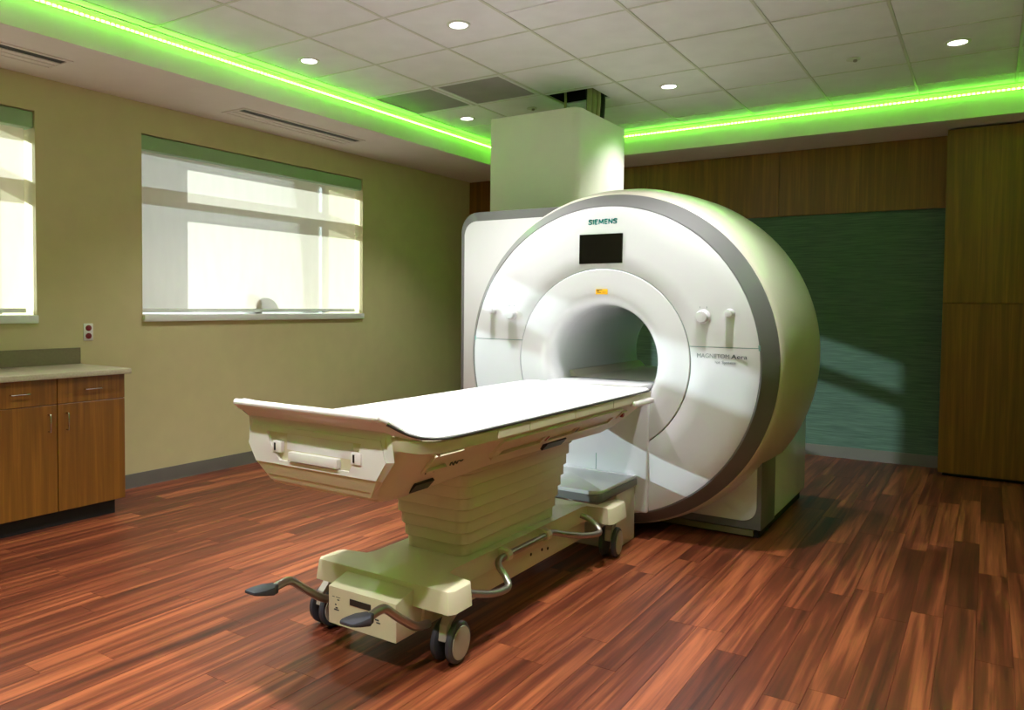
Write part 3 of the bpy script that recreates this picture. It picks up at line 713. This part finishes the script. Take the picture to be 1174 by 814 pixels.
for (a, b_, ya) in ((0.095, 0.165, 3.92), (0.187, 0.215, 3.925)):
    q = B(); box(q, (X0 + a, X0 + b_), (ya, ya + 0.02), (0.9305, 0.9315)); mk('pad_mark', q, 'grey_ink', TB)
# side fittings: rails, panels, slots on both long sides
ys_ = [2.535, 2.787, 3.212, 3.645, 3.88]
NZ = Vector((0.145, 0, -0.118)).normalized()
def slant(s):      # point (dx, z) on the slanted flank, s from 0 (top) to 1 (bottom)
    return 0.395 + (0.2965 - 0.395) * s, 0.862 + (0.757 - 0.862) * s
def flank(q, sx, y0, y1, s0, s1, t0, t1):
    n = Vector((0.73, 0, -0.68))
    pts = []
    for (s, t) in ((s0, t0), (s0, t1), (s1, t1), (s1, t0)):
        x, z = slant(s); pts.append((X0 + sx * (x + n.x * t), z + n.z * t))
    prism(q, pts, 1, y0, y1)
for sx in (1, -1):
    for a, b_ in zip(ys_, ys_[1:]):
        q = B(); box(q, tuple(sorted((X0 + sx * 0.402, X0 + sx * 0.4135))), (a + 0.003, b_ - 0.003), (0.8775, 0.917), 0.002, 1); mk('side_panel', q, 'table_cream', TB)
    q = B()
    flank(q, sx, 2.60, 3.80, 0.00, 0.36, -0.01, 0.010); flank(q, sx, 2.62, 3.80, 0.66, 0.80, -0.01, 0.012)
    for (a, b_) in ((2.60, 2.66), (3.01, 3.075), (3.335, 3.37), (3.755, 3.80)): flank(q, sx, a, b_, 0.36, 0.66, -0.01, 0.011)
    mk('side_rail', q, 'table_cream', TB)
    for (a, b_, m_) in ((2.14, 2.25, 0.93), (3.11, 3.30, 0.86)):
        q = B(); flank(q, sx, a, b_, m_ - 0.02, m_ + 0.30, -0.01, 0.016); mk('bumper_block', q, 'black_plastic', TB)
    # corner pocket: raised frame strips
    q = B(); flank(q, sx, 2.165, 2.31, -0.10, -0.04, -0.01, 0.006)
    mk('pocket_frame', q, 'table_cream', TB)
    q = B(); flank(q, sx, 2.135, 2.147, -0.10, 0.55, -0.01, 0.006); mk('pocket_frame', q, 'table_cream', TB)
    q = B(); flank(q, sx, 2.15, 2.265, 0.42, 0.50, -0.01, 0.012); mk('pocket_lip', q, 'table_cream', TB)
    for yy in (2.165, 2.215):
        q = B(); flank(q, sx, yy, yy + 0.007, 0.58, 0.63, -0.005, 0.004); mk('flank_screw', q, 'dark_line', TB)
    q = B(); flank(q, sx, 3.85, 3.925, 0.25, 0.60, -0.01, 0.006); kb = mk('release_recess', q, 'table_cream', TB)
    q = B(); x, z = slant(0.45); lathe(q, [(0.016, 0.0), (0.016, 0.012), (0.010, 0.017)], (X0 + sx * x, 3.888, z), 0, 14) if sx > 0 else lathe(q, [(0.016, 0.0), (0.016, -0.012), (0.010, -0.017)], (X0 + sx * x, 3.888, z), 0, 14)
    mk('release_button', q, 'red', kb)
    for yy in (3.045, 3.352):
        q = B(); flank(q, sx, yy - .006, yy + .006, 0.40, 0.60, 0.0, 0.0135); mk('rail_clip', q, 'sticker_red' if yy < 3.2 else 'grey_ink', TB)
    q = B(); box(q, tuple(sorted((X0 + sx * 0.385, X0 + sx * 0.428))), (3.915, 4.185), (0.853, 0.884), 0.010, 3); mk('head_handle', q, 'panel_white', TB)
# small script mark on the flank
q = B()
x, z = slant(0.50)
mk_pts = [(2.300, z - .004), (2.312, z + .006), (2.322, z - .006), (2.334, z + .008), (2.342, z - .004), (2.356, z + .006), (2.37, z + .001), (2.385, z + .004)]
tube(q, [(X0 + x + 0.004, a, c) for a, c in mk_pts], 0.0028, 6); mk('script_mark', q, 'dark_ink', TB)
# bellows column
zb0, zb1, npl = 0.318, 0.748, 8
for k in range(npl):
    t = (k + 0.5) / npl
    hw = 0.158 + 0.078 * t; ya = 2.672 - 0.105 * t; yb = 3.500 + 0.085 * t
    za = zb0 + (zb1 - zb0) * k / npl; zc = zb0 + (zb1 - zb0) * (k + 1) / npl
    r = 0.05
    pts = arc(X0 - hw + r, ya + r, r, 180, 270, 5) + arc(X0 + hw - r, ya + r, r, 270, 360, 5) + arc(X0 + hw - r, yb - r, r, 0, 90, 5) + arc(X0 - hw + r, yb - r, r, 90, 180, 5)
    q = B(); prism(q, pts, 2, za + 0.0045, zc, 0.003, 2); mk('bellows_pleat', q, 'table_cream', TB)
q = B(); box(q, (X0 - 0.13, X0 + 0.13), (2.70, 3.47), (0.30, 0.75)); mk('lift_column', q, 'dark_line', TB)
# base: wings, spine, front box
def wing_poly(w, ya, yb, c): return [(X0 - w + c, ya), (X0 + w - c, ya), (X0 + w, ya + c), (X0 + w, yb - c), (X0 + w - c, yb), (X0 - w + c, yb), (X0 - w, yb - c), (X0 - w, ya + c)]
q = B()
sp = [(X0 - 0.352, 2.335), (X0 - 0.335, 2.310), (X0 + 0.335, 2.310), (X0 + 0.352, 2.335), (X0 + 0.352, 2.440), (X0 + 0.335, 2.465), (X0 + 0.215, 2.475), (X0 + 0.200, 2.53), (X0 + 0.200, 3.72), (X0 + 0.215, 3.76), (X0 + 0.335, 3.765), (X0 + 0.352, 3.79), (X0 + 0.352, 3.96), (X0 + 0.335, 3.985), (X0 + 0.275, 3.985), (X0 + 0.265, 3.80), (X0 - 0.265, 3.80),
      (X0 - 0.275, 3.985), (X0 - 0.335, 3.985), (X0 - 0.352, 3.96), (X0 - 0.352, 3.79), (X0 - 0.335, 3.765), (X0 - 0.215, 3.76), (X0 - 0.2, 3.72), (X0 - 0.2, 2.53), (X0 - 0.215, 2.475), (X0 - 0.335, 2.465), (X0 - 0.352, 2.44)]
lo = [(X0 + (p[0] - X0) * 1.025, p[1] - (0.008 if p[1] < 2.4 else 0) + (0.008 if p[1] > 3.9 else 0)) for p in sp]
v0 = [q.verts.new((p[0], p[1], 0.236)) for p in lo]; v1 = [q.verts.new((p[0], p[1], 0.322)) for p in sp]
n_ = len(sp); f0 = q.faces.new(v0); f1 = q.faces.new(v1[::-1])
for i in range(n_): q.faces.new((v0[i], v1[i], v1[(i + 1) % n_], v0[(i + 1) % n_]))
bmesh.ops.bevel(q, geom=list(f1.edges), offset=0.008, segments=2, profile=0.5, affect='EDGES')
bmesh.ops.triangulate(q, faces=[f for f in q.faces if len(f.verts) > 4])
mk('base_cover', q, 'table_cream', TB)
q = B(); box(q, (X0 - 0.19, X0 + 0.19), (2.36, 3.80), (0.135, 0.237), 0.006); mk('base_spine', q, 'table_cream', TB)
q = B(); prism(q, [(2.205, 0.123), (2.40, 0.123), (2.40, 0.300), (2.305, 0.300), (2.203, 0.272)], 0, X0 - 0.176, X0 + 0.176, 0.004); fb = mk('front_box', q, 'table_cream', TB)
q = B(); box(q, (X0 - 0.06, X0 + 0.05), (2.2015, 2.206), (0.218, 0.243), 0.001, 1); mk('box_slot', q, 'dark_line', fb)
for (x, z, w, h_) in ((-0.155, 0.232, 0.014, 0.022), (-0.135, 0.232, 0.024, 0.005), (-0.128, 0.221, 0.012, 0.005), (-0.14, 0.200, 0.008, 0.006), (-0.145, 0.180, 0.026, 0.005), (-0.137, 0.188, 0.012, 0.005), (0.07, 0.188, 0.020, 0.006), (0.077, 0.178, 0.020, 0.005)):
    q = B(); box(q, (X0 + x, X0 + x + w), (2.2035, 2.2055), (z, z + h_)); mk('pedal_symbol', q, 'dark_ink', fb)
# side foot bars with clips
for sx in (1, -1):
    P = [(0.30, 2.47, 0.262), (0.305, 2.55, 0.235), (0.315, 2.64, 0.208), (0.325, 2.73, 0.198), (0.322, 2.775, 0.205), (0.295, 2.792, 0.235), (0.262, 2.795, 0.268), (0.240, 2.83, 0.283), (0.236, 2.90, 0.285), (0.236, 3.10, 0.285), (0.236, 3.27, 0.285), (0.240, 3.33, 0.283), (0.262, 3.40, 0.262), (0.300, 3.52, 0.232), (0.322, 3.64, 0.212), (0.325, 3.69, 0.214), (0.300, 3.705, 0.240), (0.255, 3.700, 0.272), (0.215, 3.69, 0.285)]
    q = B(); tube(q, [(X0 + sx * a, b_, c) for a, b_, c in P], 0.0155, 12, k=5); mk('foot_bar', q, 'steel', TB)
    for yc in (2.90, 3.27):
        q = B(); prism(q, [(X0 + sx * 0.188, 0.255), (X0 + sx * 0.232, 0.258), (X0 + sx * 0.258, 0.270), (X0 + sx * 0.262, 0.29), (X0 + sx * 0.250, 0.308), (X0 + sx * 0.225, 0.315), (X0 + sx * 0.188, 0.312)], 1, yc - 0.019, yc + 0.019, 0.004); mk('bar_clip', q, 'table_cream', TB)
    for yy, zz in ((3.20, 0.20), (3.31, 0.195), (3.37, 0.185)):
        q = B(); lathe(q, [(0.008, 0.0), (0.008, sx * 0.002)], (X0 + sx * 0.19, yy, zz), 0, 10); mk('bolt_hole', q, 'kick_black', TB)
# casters
def caster(cx, cy, ang):
    R_ = 0.082; ca, sa = math.cos(ang), math.sin(ang)
    q = B()
    # fork: shell over the wheels
    pts = [(-0.06, 0.12), (-0.045, 0.165), (0.0, 0.185), (0.04, 0.18), (0.06, 0.20), (0.06, 0.238), (-0.01, 0.238), (-0.03, 0.20), (-0.075, 0.16), (-0.085, 0.10)]
    prism(q, [(cy + a, z) for a, z in pts], 0, cx - 0.018, cx + 0.018, 0.004)
    fork = q
    parts = [('fork', fork, 'hub_grey')]
    for s in (-1, 1):
        w = B(); lathe(w, [(R_ * 0.55, s * 0.020), (R_ * 0.9, s * 0.020), (R_, s * 0.025), (R_, s * 0.040), (R_ * 0.93, s * 0.047), (R_ * 0.80, s * 0.048), (R_ * 0.55, s * 0.046)], (cx, cy - 0.02, R_), 0, 36); parts.append(('wheel', w, 'rubber'))
        d = B(); lathe(d, [(R_ * 0.80, s * 0.047), (R_ * 0.78, s * 0.052), (R_ * 0.3, s * 0.054), (R_ * 0.05, s * 0.054)], (cx, cy - 0.02, R_), 0, 32); parts.append(('hubcap', d, 'hub_grey'))
    c0 = None
    for nm, b_, mt in parts:
        bmesh.ops.rotate(b_, verts=b_.verts, cent=(cx, cy, 0), matrix=Matrix.Rotation(ang, 3, 'Z'))
        if nm == 'fork': c0 = mk('caster', b_, mt, TB)
        else: mk(nm, b_, mt, c0)
caster(X0 + 0.268, 2.445, math.radians(4)); caster(X0 - 0.365, 2.43, math.radians(-8)); caster(X0 + 0.262, 3.995, math.radians(8)); caster(X0 - 0.265, 3.99, math.radians(-5))
# foot pedals
for sx, xx in ((1, 0.232), (-1, -0.25)):
    x = X0 + xx
    q = B(); tube(q, [(x - 0.01 * sx, 2.34, 0.165), (x, 2.25, 0.188), (x, 2.15, 0.255), (x, 2.085, 0.305), (x, 2.05, 0.318), (x, 1.985, 0.312), (x, 1.945, 0.310)], 0.0165, 12); arm = mk('pedal_arm', q, 'steel', TB)
    q = B(); loft(q, [[(x + a, y, z + c) for a, c in ((-w, -h_), (w, -h_), (w, h_), (-w, h_))] for y, z, w, h_ in ((1.995, 0.310, 0.018, 0.017), (1.972, 0.311, 0.023, 0.019), (1.96, 0.313, 0.036, 0.016), (1.915, 0.320, 0.038, 0.011), (1.885, 0.325, 0.034, 0.008), (1.868, 0.328, 0.026, 0.006))])
    bmesh.ops.bevel(q, geom=q.edges[:], offset=0.004, segments=2, profile=0.5, affect='EDGES'); mk('pedal_pad', q, 'rubber', arm)
